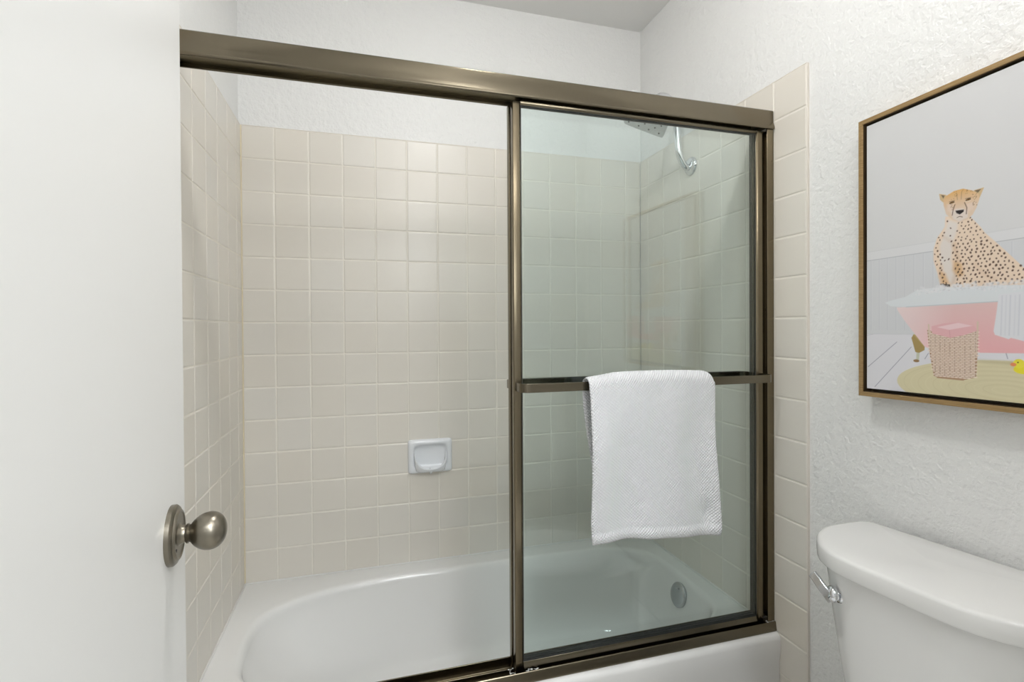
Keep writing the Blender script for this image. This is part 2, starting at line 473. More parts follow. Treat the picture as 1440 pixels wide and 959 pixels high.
# ------------------------------------------------------------------ shower head
sh = root('shower_head', (XR, -.343, 1.7887))
tag(sh, 'chrome shower arm with a square spray head on the right tiled wall', 'shower head')
o0 = Vector((XR, -.343, 1.7887))
W = lambda x, y, z: Vector((x, y, z)) - o0
bm = bmesh.new(); lathe(bm, (0.001, 0, 0), (-1, 0, 0), [(0, .032), (.004, .032), (.009, .028), (.0125, .020), (.014, .0145)], 48)
obj('flange', bm, M['chrome'], sh, auto=40)
bm = bmesh.new(); tube(bm, smooth_path([W(1.492, -.343, 1.7887), W(1.474, -.343, 1.783), W(1.456, -.343, 1.797), W(1.4435, -.343, 1.826), W(1.4375, -.343, 1.868), W(1.432, -.343, 1.930), W(1.424, -.343, 1.985), W(1.402, -.343, 2.013), W(1.375, -.344, 2.018), W(1.352, -.347, 2.006), W(1.340, -.351, 1.986)], 8), .0112, 20)
obj('shower_arm', bm, M['chrome'], sh, smooth=True)
hd = Vector((-.625, -.1484, -1)).normalized()
hc = Vector(W(1.3118, -.360, 1.9424))
bm = bmesh.new(); lathe(bm, hc - hd * .045, hd, [(-.002, .009), (.004, .014), (.012, .016), (.020, .014), (.026, .018), (.034, .024)], 24)
obj('ball_joint', bm, M['chrome'], sh, smooth=True)
ux = Vector((1, 0, 0)); ux = (ux - hd * ux.dot(hd)).normalized(); uy = hd.cross(ux)
ra = math.radians(20.65); ux, uy = ux * math.cos(ra) + uy * math.sin(ra), uy * math.cos(ra) - ux * math.sin(ra)
def plate(bm, half, h0_, h1_, e=16):
    rings = []
    for h, k in ((h0_, .55), (h0_ + (h1_ - h0_) * .35, .96), (h0_ + (h1_ - h0_) * .5, 1), (h1_ - .0015, 1), (h1_, .97)):
        r_ = []
        for i in range(96):
            th = 2 * PI * i / 96; c, s = math.cos(th), math.sin(th); r = (abs(c) ** e + abs(s) ** e) ** (-1 / e)
            r_.append(hc + hd * h + (ux * c + uy * s) * r * half * k)
        rings.append(r_)
    loft(bm, rings, True, True, True)
bm = bmesh.new(); plate(bm, .074, -.012, .008)
pl = obj('spray_plate', bm, M['plate_grey'], sh, auto=40)
bm = bmesh.new()
for i in range(-3, 4):
    for j in range(-3, 4):
        if (i + j) % 2: continue
        lathe(bm, hc + hd * .0075 + ux * i * .0185 + uy * j * .0185, hd, [(0, .0034), (.002, .0028)], 8)
obj('nozzle_field', bm, M['nozzle'], pl, auto=40)

# ------------------------------------------------------------------ shower enclosure frame
en = root('shower_door_frame', (0, 0, 0))
tag(en, 'bronze metal track frame fixed round the tub opening, with header and bottom track', 'shower frame')
x0, x1 = XL + .0005, XR - .0005
zt = 1.8305
bm = bmesh.new()
# header: outer face, flared lower lip, top, back flange, centre web
outer = [(-.716, zt - .003), (-.713, zt), (-.658, zt), (-.655, zt - .003), (-.655, 1.7795), (-.6575, 1.7795), (-.6595, 1.781), (-.6595, zt - .006),
         (-.7125, zt - .006), (-.7125, 1.797), (-.7175, 1.782), (-.7165, 1.7775), (-.7190, 1.7765), (-.7212, 1.7795), (-.7205, 1.785), (-.716, 1.797)]
prism_x(bm, outer, x0, x1)
obj('header', bm, M['bronze'], en, bevel=.0008)
bm = bmesh.new()
box(bm, x0 + .001, x1 - .001, -.7124, -.6596, 1.7895, 1.7915)
obj('roller_channel', bm, M['bronze_dark'], en)
bm = bmesh.new()
tp = [(-.7235, RIM + .0002), (-.7245, RIM + .004), (-.7215, RIM + .0245), (-.7195, RIM + .0265), (-.7175, RIM + .0255), (-.7165, RIM + .005), (-.6905, RIM + .005), (-.690, RIM + .020), (-.6875, RIM + .020), (-.687, RIM + .0055),
      (-.6625, RIM + .0055), (-.6615, RIM + .031), (-.6585, RIM + .031), (-.656, RIM + .004), (-.656, RIM + .0002)]
prism_x(bm, tp, x0, x1)
obj('bottom_track', bm, M['bronze'], en, bevel=.0006)
for xa, xb, s in ((XR - .0225, XR - .0005, 1), (XL + .0005, XL + .0225, -1)):
    bm = bmesh.new()
    w = xb - xa
    if s > 0: pr_ = [(xb, -.716), (xb, -.658), (xa, -.658), (xa, -.661), (xb - .004, -.661), (xb - .004, -.686), (xa, -.686), (xa, -.689), (xb - .004, -.689), (xb - .004, -.7125), (xa, -.7125), (xa, -.7155), (xa + .001, -.716)]
    else: pr_ = [(xa, -.716), (xb - .001, -.716), (xb, -.7155), (xb, -.7125), (xa + .004, -.7125), (xa + .004, -.689), (xb, -.689), (xb, -.686), (xa + .004, -.686), (xa + .004, -.661), (xb, -.661), (xb, -.658), (xa, -.658)]
    loft(bm, [[(x, y, RIM + .026) for x, y in pr_], [(x, y, 1.781) for x, y in pr_]], True, True, True)
    obj('wall_jamb', bm, M['bronze_v'], en, bevel=.0006)
# white mineral specks along the track
bm = bmesh.new()
def speck(x, y, z, r):
    m_ = bmesh.ops.create_icosphere(bm, subdivisions=1, radius=r)
    for v in m_['verts']:
        v.co = Vector((v.co.x * 1.5, v.co.y, v.co.z * .5)) * (1 + random.uniform(-.3, .3)) + Vector((x, y, z))
for i in range(26): speck(.7640 + random.random() ** 2 * .035, -.7185 + random.random() * .006, RIM + .0235 + random.random() * .004, random.uniform(.0008, .0022))
for i in range(14): speck(.722 + random.random() * .018, -.716 + random.random() * .02, RIM + .020 + random.random() * .006, random.uniform(.0008, .0022))
for i in range(18): speck(1.462 + random.random() * .026, -.719 + random.random() * .006, RIM + .022 + random.random() * .008, random.uniform(.0008, .002))
obj('mineral_deposit', bm, M['caulk'], en, smooth=True)

# ---- sliding glass doors
def slider(name, yc, xa, xb, side, label):
    """side: -1 bar faces the room, +1 bar faces the tub"""
    r = root(name, (xa, yc, RIM + .012)); tag(r, label, 'glass door', None)
    dz = .010 if side > 0 else 0.
    o = Vector((xa, yc, RIM + .012)); w = xb - xa
    hz = lambda z: z - o.z
    sw, d = .0212, .0085
    zb = RIM + .0135 - dz * .6
    for a, c in ((0, sw), (w - sw, w)):
        bm = bmesh.new(); 
        # stile with a shallow step towards the glass
        pts = [(a, -d), (a, d), (c, d), (c, -d)]
        if a == 0: pts = [(0, -d + .0015), (0, d), (c - .001, d), (c, d - .003), (c, -d + .004), (c - .0045, -d), (.0015, -d)]
        else: pts = [(a, -d + .004), (a, d - .003), (a + .001, d), (c, d), (c, -d + .0015), (c - .0015, -d), (a + .0045, -d)]
        loft(bm, [[(x, y, hz(zb)) for x, y in pts], [(x, y, hz(1.772)) for x, y in pts]], True, True, True)
        obj('stile', bm, M['bronze_v'], r, bevel=.0007)
    g0, g1 = .4285 - dz, 1.7645 + dz
    bm = bmesh.new(); prism_x(bm, [(y, hz(z - dz)) for y, z in ((-.0075, .4035), (-.0085, .408), (-.0075, .4150), (-.0055, .4175), (-.0045, .424), (.0045, .424), (.0075, .415), (.0075, .4035))], sw, w - sw)
    obj('bottom_rail', bm, M['bronze'], r, bevel=.0005)
    bm = bmesh.new(); prism_x(bm, [(y, hz(z + dz)) for y, z in ((-.0065, 1.7755), (-.0075, 1.7745), (-.0075, 1.7685), (-.0045, 1.7650), (.0045, 1.7650), (.0075, 1.7685), (.0075, 1.7755))], sw - .001, w - sw + .001)
    obj('top_rail', bm, M['bronze'], r, bevel=.0005)
    boxo('hanger_strip', M['bronze_dark'], r, .03, w - .03, .0020, .0045, hz(1.7750 + dz), hz(1.7892))
    bm = bmesh.new()
    for y in (-.0044, .0026):
        for q in ((sw - .001, w - sw + .001, y, y + .0018, hz(g0 - .005), hz(g0 - .001)), (sw - .001, w - sw + .001, y, y + .0018, hz(g1 - .0008), hz(g1 + .001)), (sw - .001, sw + .0016, y, y + .0018, hz(g0), hz(g1)), (w - sw - .0016, w - sw + .001, y, y + .0018, hz(g0), hz(g1))): box(bm, *q)
    obj('gasket', bm, M['rubber'], r)
    boxo('glass_pane', M['glass'], r, sw - .0005, w - sw + .0005, -.0025, .0025, hz(g0 - .0043), hz(g1 + .0004))
    # flat-strip towel bar with rounded returns
    R_, off, th, hh_ = .020, .0530, .0040, .0105
    cl_ = [(.009, side * (d - .001))]
    x_a, x_b = .006, w - .006
    def arc(cx, cy, a0, a1, n=8): return [(cx + R_ * math.cos(a0 + (a1 - a0) * i / n), cy + R_ * math.sin(a0 + (a1 - a0) * i / n)) for i in range(n + 1)]
    if side < 0: path = [(x_a, -(d - .001))] + arc(x_a + R_, -(off - R_), PI, 1.5 * PI) + arc(x_b - R_, -(off - R_), 1.5 * PI, 2 * PI) + [(x_b, -(d - .001))]
    else: path = [(x_a, d - .001)] + arc(x_a + R_, off - R_, PI, .5 * PI) + arc(x_b - R_, off - R_, .5 * PI, 0) + [(x_b, d - .001)]
    bm = bmesh.new(); rg = []
    for i, p in enumerate(path):
        q0, q1 = path[max(i - 1, 0)], path[min(i + 1, len(path) - 1)]
        dx, dy = q1[0] - q0[0], q1[1] - q0[1]; l = math.hypot(dx, dy); nx, ny = -dy / l * th / 2, dx / l * th / 2
        zc = hz(1.0905)
        rg.append([(p[0] + nx, p[1] + ny, zc - hh_), (p[0] + nx * 1.0, p[1] + ny, zc + hh_), (p[0] - nx, p[1] - ny, zc + hh_), (p[0] - nx, p[1] - ny, zc - hh_)])
    loft(bm, rg, True, True, True)
    obj('towel_bar', bm, M['bronze'], r, bevel=.0008)
    return r
slider('sliding_glass_door', -.700, .7375, 1.4610, -1, 'room-side sliding glass door in bronze frame, the one the white towel hangs on')
slider('sliding_glass_door', -.6755, .7350, 1.4705, 1, 'tub-side sliding glass door in bronze frame, behind the one with the towel')

# ------------------------------------------------------------------ towel over the bar
def lerp_tab(tab, q):
    for (a, va), (b2, vb) in zip(tab, tab[1:]):
        if q <= b2:
            k = (q - a) / (b2 - a); k = k * k * (3 - 2 * k) if False else k
            return va + (vb - va) * k
    return tab[-1][1]
BY, BZ = -.7530, 1.101          # top of the bar (centre line y, top z)
xl_top, xr_top = .893, 1.258
NU, NV = 90, 150
thk = .006
zl_b, zr_b = .716, .700
def towel_pt(u, v, off=0):
    """u 0..1 across, v 0..1 from the back hem over the bar to the front hem"""
    tk = .0155 + .005 * math.sin(PI * min(1, max(0, (u - .1) / .8))) ** .7     # soft thickness over the bar
    top = BZ + .004 + tk * .75 * min(1, max(.35, (u + .0) / .35 + .35)) * (1 if u < .93 else 1 - .5 * ((u - .93) / .07) ** 2)
    backL, arcL = .345, .075
    zbf = zl_b + (zr_b - zl_b) * u + .0015 * math.sin(u * 7) + .004 * math.sin(PI * u)
    frontL = top - .02 - zbf
    if v < .38:                                     # back layer
        q = 1 - v / .38
        z = top - .022 - backL * q * (1 - .0)
        y = BY + .0215 + .004 * math.sin(u * 9 + 1) * q
        sd = q * .5
    elif v < .50:
        a = PI * (v - .38) / .12
        r = .0225
        y = BY + r * math.cos(a) * .95; z = top - .022 + .022 * math.sin(a) ** .8
        sd = 0
    else:
        q = (v - .50) / .50
        z = top - .022 - (frontL - .002) * q
        k = min(1, q * 2.5)
        y = BY - .0215 - k * (.0050 * math.sin(u * 11 + .6 + q * 1.5) + .0030 * math.sin(u * 21 - q * 2.2 + 1) + .0050 * math.sin(u * 5 + 3.5 * q))
        y -= .004 * max(0, q - .65) * math.exp(-((u - .12) / .12) ** 2) * 2
        y += .010 * math.exp(-((u - .90) / .055) ** 2) * math.exp(-((q - .86) / .08) ** 2)
        sd = q
    # outline of the side edges
    xl = xl_top + (.0225 * min(1, sd / .10) if v >= .50 else 0) * 0
    front = v >= .44
    L_ = lerp_tab([(0, .9035), (.08, .9055), (.3, .906), (.6, .906), (.85, .904), (1, .909)], sd) if front else lerp_tab([(0, .904), (.07, .907), (.135, .9125), (.21, .9205), (.28, .930), (.5, .934)], sd)
    if .38 <= v < .50:
        w = (v - .38) / .12; L_ = .904 + (.9035 - .904) * w
    R_ = lerp_tab([(0, 1.2510), (.05, 1.2525), (.15, 1.2535), (.4, 1.2530), (.7, 1.2585), (.93, 1.2640), (1, 1.2600)], sd)
    if .38 <= v < .50: R_ = 1.242 + .006 * abs((v - .44) / .06)
    x = L_ + (R_ - L_) * u
    return Vector((x, y, z))
P = [[towel_pt(i / NU, j / NV) for i in range(NU + 1)] for j in range(NV + 1)]
# drop the ends of the top roll gently
bm = bmesh.new(); uvl = bm.loops.layers.uv.new('UV')
def nrmal(j, i):
    a = P[min(j + 1, NV)][i] - P[max(j - 1, 0)][i]; b2 = P[j][min(i + 1, NU)] - P[j][max(i - 1, 0)]
    return a.cross(b2).normalized()
cum = [0]
for j in range(NV): cum.append(cum[-1] + (P[j + 1][NU // 2] - P[j][NU // 2]).length)
V1 = [[None] * (NU + 1) for _ in range(NV + 1)]; V2 = [[None] * (NU + 1) for _ in range(NV + 1)]
for j in range(NV + 1):
    for i in range(NU + 1):
        n_ = nrmal(j, i); e = min(i, NU - i) / 3; f_ = min(j, NV - j) / 2.5
        k = thk * math.sqrt(max(0, 1 - (1 - min(1, e)) ** 2) + .02) * math.sqrt(max(0, 1 - (1 - min(1, f_)) ** 2) + .03)
        # raised hem band near the front lower edge
        hem = .0022 if NV - 5 < j < NV - 1 else (-.0008 if NV - 7 < j <= NV - 5 else 0)
        V1[j][i] = bm.verts.new(P[j][i] + n_ * (k / 2 + hem)); V2[j][i] = bm.verts.new(P[j][i] - n_ * (k / 2 + hem))
def q4(a, b2, c, d, ij):
    f = bm.faces.new((a, b2, c, d)); f.smooth = True
    for l, (jj, ii) in zip(f.loops, ij): l[uvl].uv = (ii / NU * .36, cum[jj])
for j in range(NV):
    for i in range(NU):
        ij = ((j, i), (j, i + 1), (j + 1, i + 1), (j + 1, i))
        q4(*[V1[a][b2] for a, b2 in ij], ij); q4(*[V2[a][b2] for a, b2 in ij], ij)
for j in range(NV):
    for i in (0, NU): q4(V1[j][i], V1[j + 1][i], V2[j + 1][i], V2[j][i], ((j, i), (j + 1, i), (j + 1, i), (j, i)))
for i in range(NU):
    for j in (0, NV): q4(V1[j][i], V1[j][i + 1], V2[j][i + 1], V2[j][i], ((j, i), (j, i + 1), (j, i + 1), (j, i)))
tw = obj('bath_towel', bm, M['towel'], smooth=True)
tag(tw, 'white textured cotton towel hanging folded over the bronze towel bar', 'towel')

# ------------------------------------------------------------------ framed picture
CXP = 1.4665
FY, FZ0, FZ1 = -.9943, 1.0749, 1.6867
FW = .452
pic = root('framed_picture', (PW - .0005, FY, FZ0))
tag(pic, 'gold framed print of a cheetah in a pink bathtub, on the right wall', 'picture')
rise = .017
def PP(depth, s, z): return (-depth, -s, z + rise * s)
FH = FZ1 - FZ0; fw = .0095; dep = .0375
def bar(name, quad, m):
    """quad: four (s,z) corners; frame strip from the wall to the front"""
    bm = bmesh.new()
    loft(bm, [[PP(.004, s, z) for s, z in quad], [PP(dep, s, z) for s, z in quad]], True, True, True)
    bm.faces.ensure_lookup_table()
    return obj(name, bm, m, pic, bevel=.0006)
bar('frame_side', [(0, 0), (fw, fw), (fw, FH - fw), (0, FH)], [M['wood']])
bar('frame_side', [(FW, 0), (FW - fw, fw), (FW - fw, FH - fw), (FW, FH)], [M['wood']])
bar('frame_side', [(0, 0), (FW, 0), (FW - fw, fw), (fw, fw)], [M['wood_h']])
bar('frame_side', [(0, FH), (FW, FH), (FW - fw, FH - fw), (fw, FH - fw)], [M['wood_h']])
bm = bmesh.new(); q = [(fw - .001, fw - .001), (FW - fw + .001, fw - .001), (FW - fw + .001, FH - fw + .001), (fw - .001, FH - fw + .001)]
loft(bm, [[PP(.006, s, z) for s, z in q], [PP(.012, s, z) for s, z in q]], True, True, True)
obj('backing', bm, M['wood_in'], pic)
# dark inner lining of the float frame
bm = bmesh.new()
t_ = .0012; a, b2 = fw, FW - fw; c, d = fw, FH - fw; dd = dep - .003
for qd in ([(a, c), (a + t_, c + t_), (a + t_, d - t_), (a, d)], [(b2, c), (b2 - t_, c + t_), (b2 - t_, d - t_), (b2, d)], [(a, c), (b2, c), (b2 - t_, c + t_), (a + t_, c + t_)], [(a, d), (b2, d), (b2 - t_, d - t_), (a + t_, d - t_)]):
    loft(bm, [[PP(.012, s, z) for s, z in qd], [PP(dd, s, z) for s, z in qd]], True, True, True)
obj('frame_lining', bm, M['wood_in'], pic)
# ---- the print: painted point by point on the canvas face (s, z in mm; origin = first coordinates of the outlines)
ART_rail = [(7.6, 309.2), (145.7, 308.9), (286.3, 311.6), (286.3, 293.6), (145.7, 292.4), (7.6, 291.0)]
ART_groove = [(15.4, 247.0), (25.6, 246.0), (53.7, 243.5), (61.3, 242.8), (80.9, 241.0), (110.0, 238.3), (122.9, 237.1), (137.5, 235.8), (264.6, 224.1), (277.2, 223.0)]
ART_skirting = [(7.5, 129.5), (85.5, 130.1)]
ART_plank = [[(7.5, 55.5), (71.7, 112.3)], [(22.9, 12.7), (101.2, 103.0)], [(127.1, 79.5), (134.3, 91.8)], [(261.6, 97.5), (264.2, 87.2)]]
ART_rim = [(45.4, 195.6), (59.9, 199.6), (90.0, 205.8), (112.1, 217.9), (145.7, 219.8), (210.6, 216.9), (245.1, 216.1), (286.8, 213.8), (286.8, 189.8), (251.7, 187.8), (173.5, 185.9), (90.0, 184.7), (58.5, 187.4)]
ART_tub = [(70.8, 184.1), (90.0, 184.7), (173.5, 185.9), (251.7, 187.8), (286.8, 189.8), (286.9, 99.8), (217.8, 96.0), (196.1, 94.6), (145.8, 96.7), (127.1, 103.9), (103.4, 134.8), (86.4, 157.7), (74.0, 176.5)]
ART_towel = [(251.0, 200.0), (247.8, 170.8), (243.2, 135.4), (245.2, 129.1), (265.4, 121.6), (268.6, 124.0), (286.9, 118.6), (286.8, 199.6)]
ART_rug = [(74.0, 46.2), (196.2, 83.4), (196.2, -10.0)]
ART_basket = [(131.7, 137.1), (173.5, 122.4), (219.9, 137.3), (218.5, 90.7), (216.4, 50.8), (196.2, 44.0), (149.9, 44.8), (143.8, 47.7), (135.5, 95.4)]
ART_cloth = [(139.6, 144.6), (161.8, 150.1), (186.8, 151.9), (212.8, 145.0), (218.4, 136.1), (196.1, 127.7), (173.5, 122.4), (140.9, 130.6)]
ART_cloth_top = [(149.8, 142.8), (186.8, 151.0), (210.6, 145.1), (171.6, 137.6)]
ART_posts = [[(134.2, 149.0), (135.9, 121.8)], [(218.8, 153.1), (218.1, 123.1)]]
ART_claw = [(105.6, 128.9), (111.3, 126.7), (127.1, 104.8), (126.7, 97.2), (114.3, 90.0), (108.7, 93.3), (101.2, 121.2)]
ART_claw_leg = [(111.3, 92.1), (117.4, 91.0), (115.6, 74.4), (110.4, 74.1)]
ART_claw_foot = [(110.9, 75.0)]
ART_duck = [(281.1, 71.1), (281.1, 82.5), (274.3, 80.2)]
ART_body = [(164.7, 355.3), (163.5, 335.3), (149.7, 316.0), (143.2, 295.1), (143.3, 273.0), (149.7, 250.3), (156.1, 222.4), (161.1, 213.8), (205.3, 210.6), (244.8, 211.5), (286.7, 209.5), (286.7, 242.8), (265.4, 269.6), (244.7, 294.9), (229.7, 312.5), (223.2, 323.9), (207.5, 345.0), (188.9, 348.8)]
ART_chest = [(169.7, 347.5), (186.6, 338.8), (184.2, 323.4), (177.0, 300.7), (174.6, 269.0), (184.3, 236.0), (177.1, 218.0), (164.8, 237.9), (156.0, 271.4), (154.7, 298.8), (162.3, 322.0)]
ART_leg_patch = [[(153.5, 252.6), (164.8, 246.0), (171.0, 226.6), (158.6, 224.9)], [(179.4, 268.4), (193.7, 261.3), (196.0, 240.1), (186.6, 235.8), (177.0, 250.0)]]
ART_head = [(165.9, 394.0), (179.3, 400.0), (194.7, 400.5), (209.7, 393.4), (219.8, 384.5), (221.3, 375.2), (216.9, 360.9), (210.9, 349.4), (202.9, 342.0), (188.9, 339.6), (177.0, 346.0), (166.0, 359.0), (161.7, 376.2), (161.0, 387.1)]
ART_ear = [[(153.4, 401.2), (165.9, 396.2), (167.7, 390.9), (161.0, 382.3), (155.2, 389.1)], [(212.0, 392.9), (228.6, 394.1), (221.3, 376.4), (216.5, 380.2)]]
ART_ear_dark = [[(156.7, 398.5), (163.5, 395.2), (161.0, 389.8)], [(213.1, 392.1), (224.2, 392.2), (218.7, 386.5)]]
ART_muzzle = [(174.5, 362.5), (184.2, 365.7), (194.8, 363.8), (201.7, 357.8), (202.9, 345.9), (188.9, 340.4), (178.2, 347.1)]
ART_cheek = [[(167.7, 377.5), (176.9, 374.0), (177.0, 359.3), (168.4, 363.9)], [(200.6, 371.1), (210.8, 371.3), (212.0, 359.4), (202.9, 355.0)]]
ART_eye = [(176.0, 378.7), (203.3, 378.0)]
ART_nose = [(181.8, 362.3), (196.4, 361.4), (195.9, 357.3), (189.4, 353.5), (183.7, 357.3)]
ART_tear = [[(181.3, 374.3), (178.2, 365.7), (176.5, 354.1)], [(197.1, 374.5), (201.0, 364.0), (200.1, 351.7)], [(184.2, 348.5), (188.9, 350.2), (194.1, 347.8)], [(184.1, 394.8), (185.3, 381.3)], [(192.4, 395.3), (191.7, 381.1)]]
ART_cuff = [(155.5, 227.1), (172.9, 224.2), (172.9, 219.7), (157.3, 220.1)]
CS0, CZ0 = 5.0, 8.0          # canvas corner in outline coordinates
CWm, CHm = 421.0, 579.0
ST = .85
ns, nz = int(CWm / ST) + 1, int(CHm / ST) + 1
SS, ZZ = np.meshgrid(np.linspace(CS0, CS0 + CWm, ns), np.linspace(CZ0, CZ0 + CHm, nz))
def lin(c):
    c = np.array(c, float) / 255
    return np.where(c <= .04045, c / 12.92, ((c + .055) / 1.055) ** 2.4)
G_ = 1.0
img = np.ones((nz, ns, 3)) * lin((216, 216, 217))
def fixp(p): return [(s, z - rise * s) for s, z in p]
def cover(pts, soft=.8):
    """signed-distance coverage of a polygon"""
    p = np.array(pts, float); n = len(p)
    x0_, x1_, y0_, y1_ = p[:, 0].min() - 3, p[:, 0].max() + 3, p[:, 1].min() - 3, p[:, 1].max() + 3
    i0, i1 = max(0, int((x0_ - CS0) / ST)), min(ns, int((x1_ - CS0) / ST) + 2)
    j0, j1 = max(0, int((y0_ - CZ0) / ST)), min(nz, int((y1_ - CZ0) / ST) + 2)
    if i1 <= i0 or j1 <= j0: return None
    X, Y = SS[j0:j1, i0:i1], ZZ[j0:j1, i0:i1]
    ins = np.zeros(X.shape, bool); dist = np.full(X.shape, 1e9)
    for k in range(n):
        (xa, ya), (xb, yb) = p[k], p[(k + 1) % n]
        with np.errstate(divide='ignore', invalid='ignore'):
            cr_ = ((ya > Y) != (yb > Y)) & (X < (xb - xa) * (Y - ya) / (yb - ya + 1e-12) + xa)
        ins ^= cr_
        L2 = (xb - xa) ** 2 + (yb - ya) ** 2 + 1e-12
        tt = np.clip(((X - xa) * (xb - xa) + (Y - ya) * (yb - ya)) / L2, 0, 1)
        dist = np.minimum(dist, np.hypot(X - xa - tt * (xb - xa), Y - ya - tt * (yb - ya)))
    sd_ = np.where(ins, dist, -dist)
    return (slice(j0, j1), slice(i0, i1)), np.clip(sd_ / soft + .5, 0, 1)
def paint(pts, col, soft=.8, alpha=1., fix=True):
    r = cover(fixp(pts) if fix else pts, soft)
    if r is None: return
    sl, a = r
    c = lin(col) if not callable(col) else col(SS[sl], ZZ[sl])
    img[sl] = img[sl] * (1 - a[..., None] * alpha) + c * a[..., None] * alpha
def line(p, q, w, col, alpha=1., soft=.8):
    (x0_, y0_), (x1_, y1_) = p, q; l = math.hypot(x1_ - x0_, y1_ - y0_) + 1e-9
    nx, ny = -(y1_ - y0_) / l * w / 2, (x1_ - x0_) / l * w / 2
    paint([(x0_ + nx, y0_ + ny), (x1_ + nx, y1_ + ny), (x1_ - nx, y1_ - ny), (x0_ - nx, y0_ - ny)], col, soft, alpha)
def ell(cx, cy, rx, ry, col, alpha=1., rot=0, soft=.8, n=18):
    paint([(cx + rx * math.cos(2 * PI * k / n) * math.cos(rot) - ry * math.sin(2 * PI * k / n) * math.sin(rot), cy + rx * math.cos(2 * PI * k / n) * math.sin(rot) + ry * math.sin(2 * PI * k / n) * math.cos(rot)) for k in range(n)], col, soft, alpha)
RT = 430
# wainscot
paint([(0, 128), (RT, 128), (RT, 292), (0, 290)], (211, 212, 215))
paint([(0, 290), (RT, 297), (RT, 312), (0, 308)], (220, 220, 222))
line((0, 290), (RT, 295), 1.3, (178, 180, 186)); line((0, 309), (RT, 314), .8, (205, 206, 209))
for k in range(0, 24):
    sx = 15 + k * 18.2; line((sx, 131), (sx, 290), 1.1, (200, 201, 206)); line((sx + 1.6, 131), (sx + 1.6, 290), .8, (218, 219, 222))
paint([(0, 128), (RT, 128), (RT, 137), (0, 137)], (212, 213, 216)); line((0, 128), (RT, 128), .9, (190, 191, 196))
# floor boards
paint([(0, 0), (RT, 0), (RT, 128), (0, 128)], (222, 221, 226))
for a_, b_ in ART_plank: line(a_, b_, 1.3, (158, 158, 170))
line((5, 125), (20, 128), .7, (190, 190, 198)); line((330, 60), (345, 100), 1.2, (165, 165, 175)); line((262, 20), (300, 100), 1.0, (165, 165, 175), .6)
# rug with coils
RCX, RCY, RRX, RRY = 262, 32, 190, 52
ell(RCX, RCY, RRX, RRY, (216, 207, 172), n=60)
for k in range(1, 13):
    f = 1 - k / 13.5
    for q in range(90):
        a0_, a1_ = 2 * PI * q / 90, 2 * PI * (q + 1) / 90
        line((RCX + RRX * f * math.cos(a0_), RCY + RRY * f * math.sin(a0_)), (RCX + RRX * f * math.cos(a1_), RCY + RRY * f * math.sin(a1_)), 1.2, (202, 192, 154) if k % 2 else (224, 216, 184), .45)
paint([(196, 84), (RT, 84), (RT, 70), (300, 74), (230, 78)], (186, 176, 140), 6, .5)
# claw foot
paint(ART_claw, (166, 143, 92)); paint(ART_claw_leg, (196, 198, 180)); ell(ART_claw_foot[0][0], ART_claw_foot[0][1], 6, 3, (150, 120, 84)); line(ART_claw[0], ART_claw[2], 2, (205, 185, 130), .6, 2)
# tub
def pink(s, z):
    k = np.clip((s - 70) / 110, 0, 1)[..., None]; g = np.clip((z - 100) / 85, 0, 1)[..., None]
    return lin((234, 216, 216)) * (1 - k) + (lin((232, 178, 181)) * (1 - g) + lin((224, 192, 190)) * g) * k
tubp = ART_tub[:4] + [(286.8, 189.8), (RT, 196), (RT, 110), (340, 98), (286, 98)] + ART_tub[6:]
paint(tubp, pink)
# cheetah
bod = ART_body[:]
i808 = [i for i, q in enumerate(bod) if abs(q[0] - max(w[0] for w in bod)) < .7]
a808 = bod[i808[0]]; b808 = bod[i808[-1]]
bod = bod[:i808[0] + 1] + [(345, 214), (352, 232), (330, 250)] + bod[i808[-1]:]
paint(bod, (232, 211, 190), 1.2)
paint(ART_chest, (224, 217, 212), 6, .85)
for q in ART_leg_patch: paint(q, (214, 172, 118), 6, .7)
cx_, cy_ = np.mean([q[0] for q in bod]), np.mean([q[1] for q in bod])
def inside(pt, poly, m_=0):
    x, y = pt; c = False
    for k in range(len(poly)):
        (xa, ya), (xb, yb) = poly[k], poly[(k + 1) % len(poly)]
        if (ya > y) != (yb > y) and x < (xb - xa) * (y - ya) / (yb - ya) + xa: c = not c
    return c
rnd = random.Random(5)
# soft modelling of the coat: shoulder, foreleg and haunch
bx_ = min(q[0] for q in bod)
for pts_, w_, al in (([(178, 300), (186, 275), (185, 250), (176, 222)], 7, .30), ([(158, 262), (155, 240), (160, 222)], 5, .24), ([(160, 318), (172, 308), (184, 296)], 5, .22), ([(214, 262), (222, 244), (246, 226)], 8, .18)):
    for a_, b_ in zip(pts_, pts_[1:]): line(a_, b_, w_, (196, 158, 120), al, 6)
yy = 206.; row = 0
while yy < 345:
    xx = 112. + (row % 2) * 3.2
    while xx < 350:
        sx, sy = xx + rnd.uniform(-1.9, 1.9), yy + rnd.uniform(-1.7, 1.7)
        in_ch = inside((sx, sy), ART_chest)
        if inside((sx, sy), bod) and all(inside((sx + dx, sy), bod) for dx in (-1.2, 1.2)) and not (in_ch and rnd.random() < .82) and not (sy < 214 and rnd.random() < .5):
            big = .8 if sy > 300 else (1.0 if sx > 150 else .8)
            ell(sx, sy, (1.2 + rnd.random() * .8) * big, (1.6 + rnd.random() * 1.1) * big, (88, 60, 47), .93 if sy > 220 else .55, rnd.uniform(-.7, .7), n=9)
        xx += 7.9 if xx > 140 else 7.0
    yy += 6.6; row += 1
paint(ART_cuff, (70, 55, 48))
for q in ART_ear: paint(q, (206, 180, 140))
for q in ART_ear_dark: paint(q, (74, 66, 58), .8, .8)
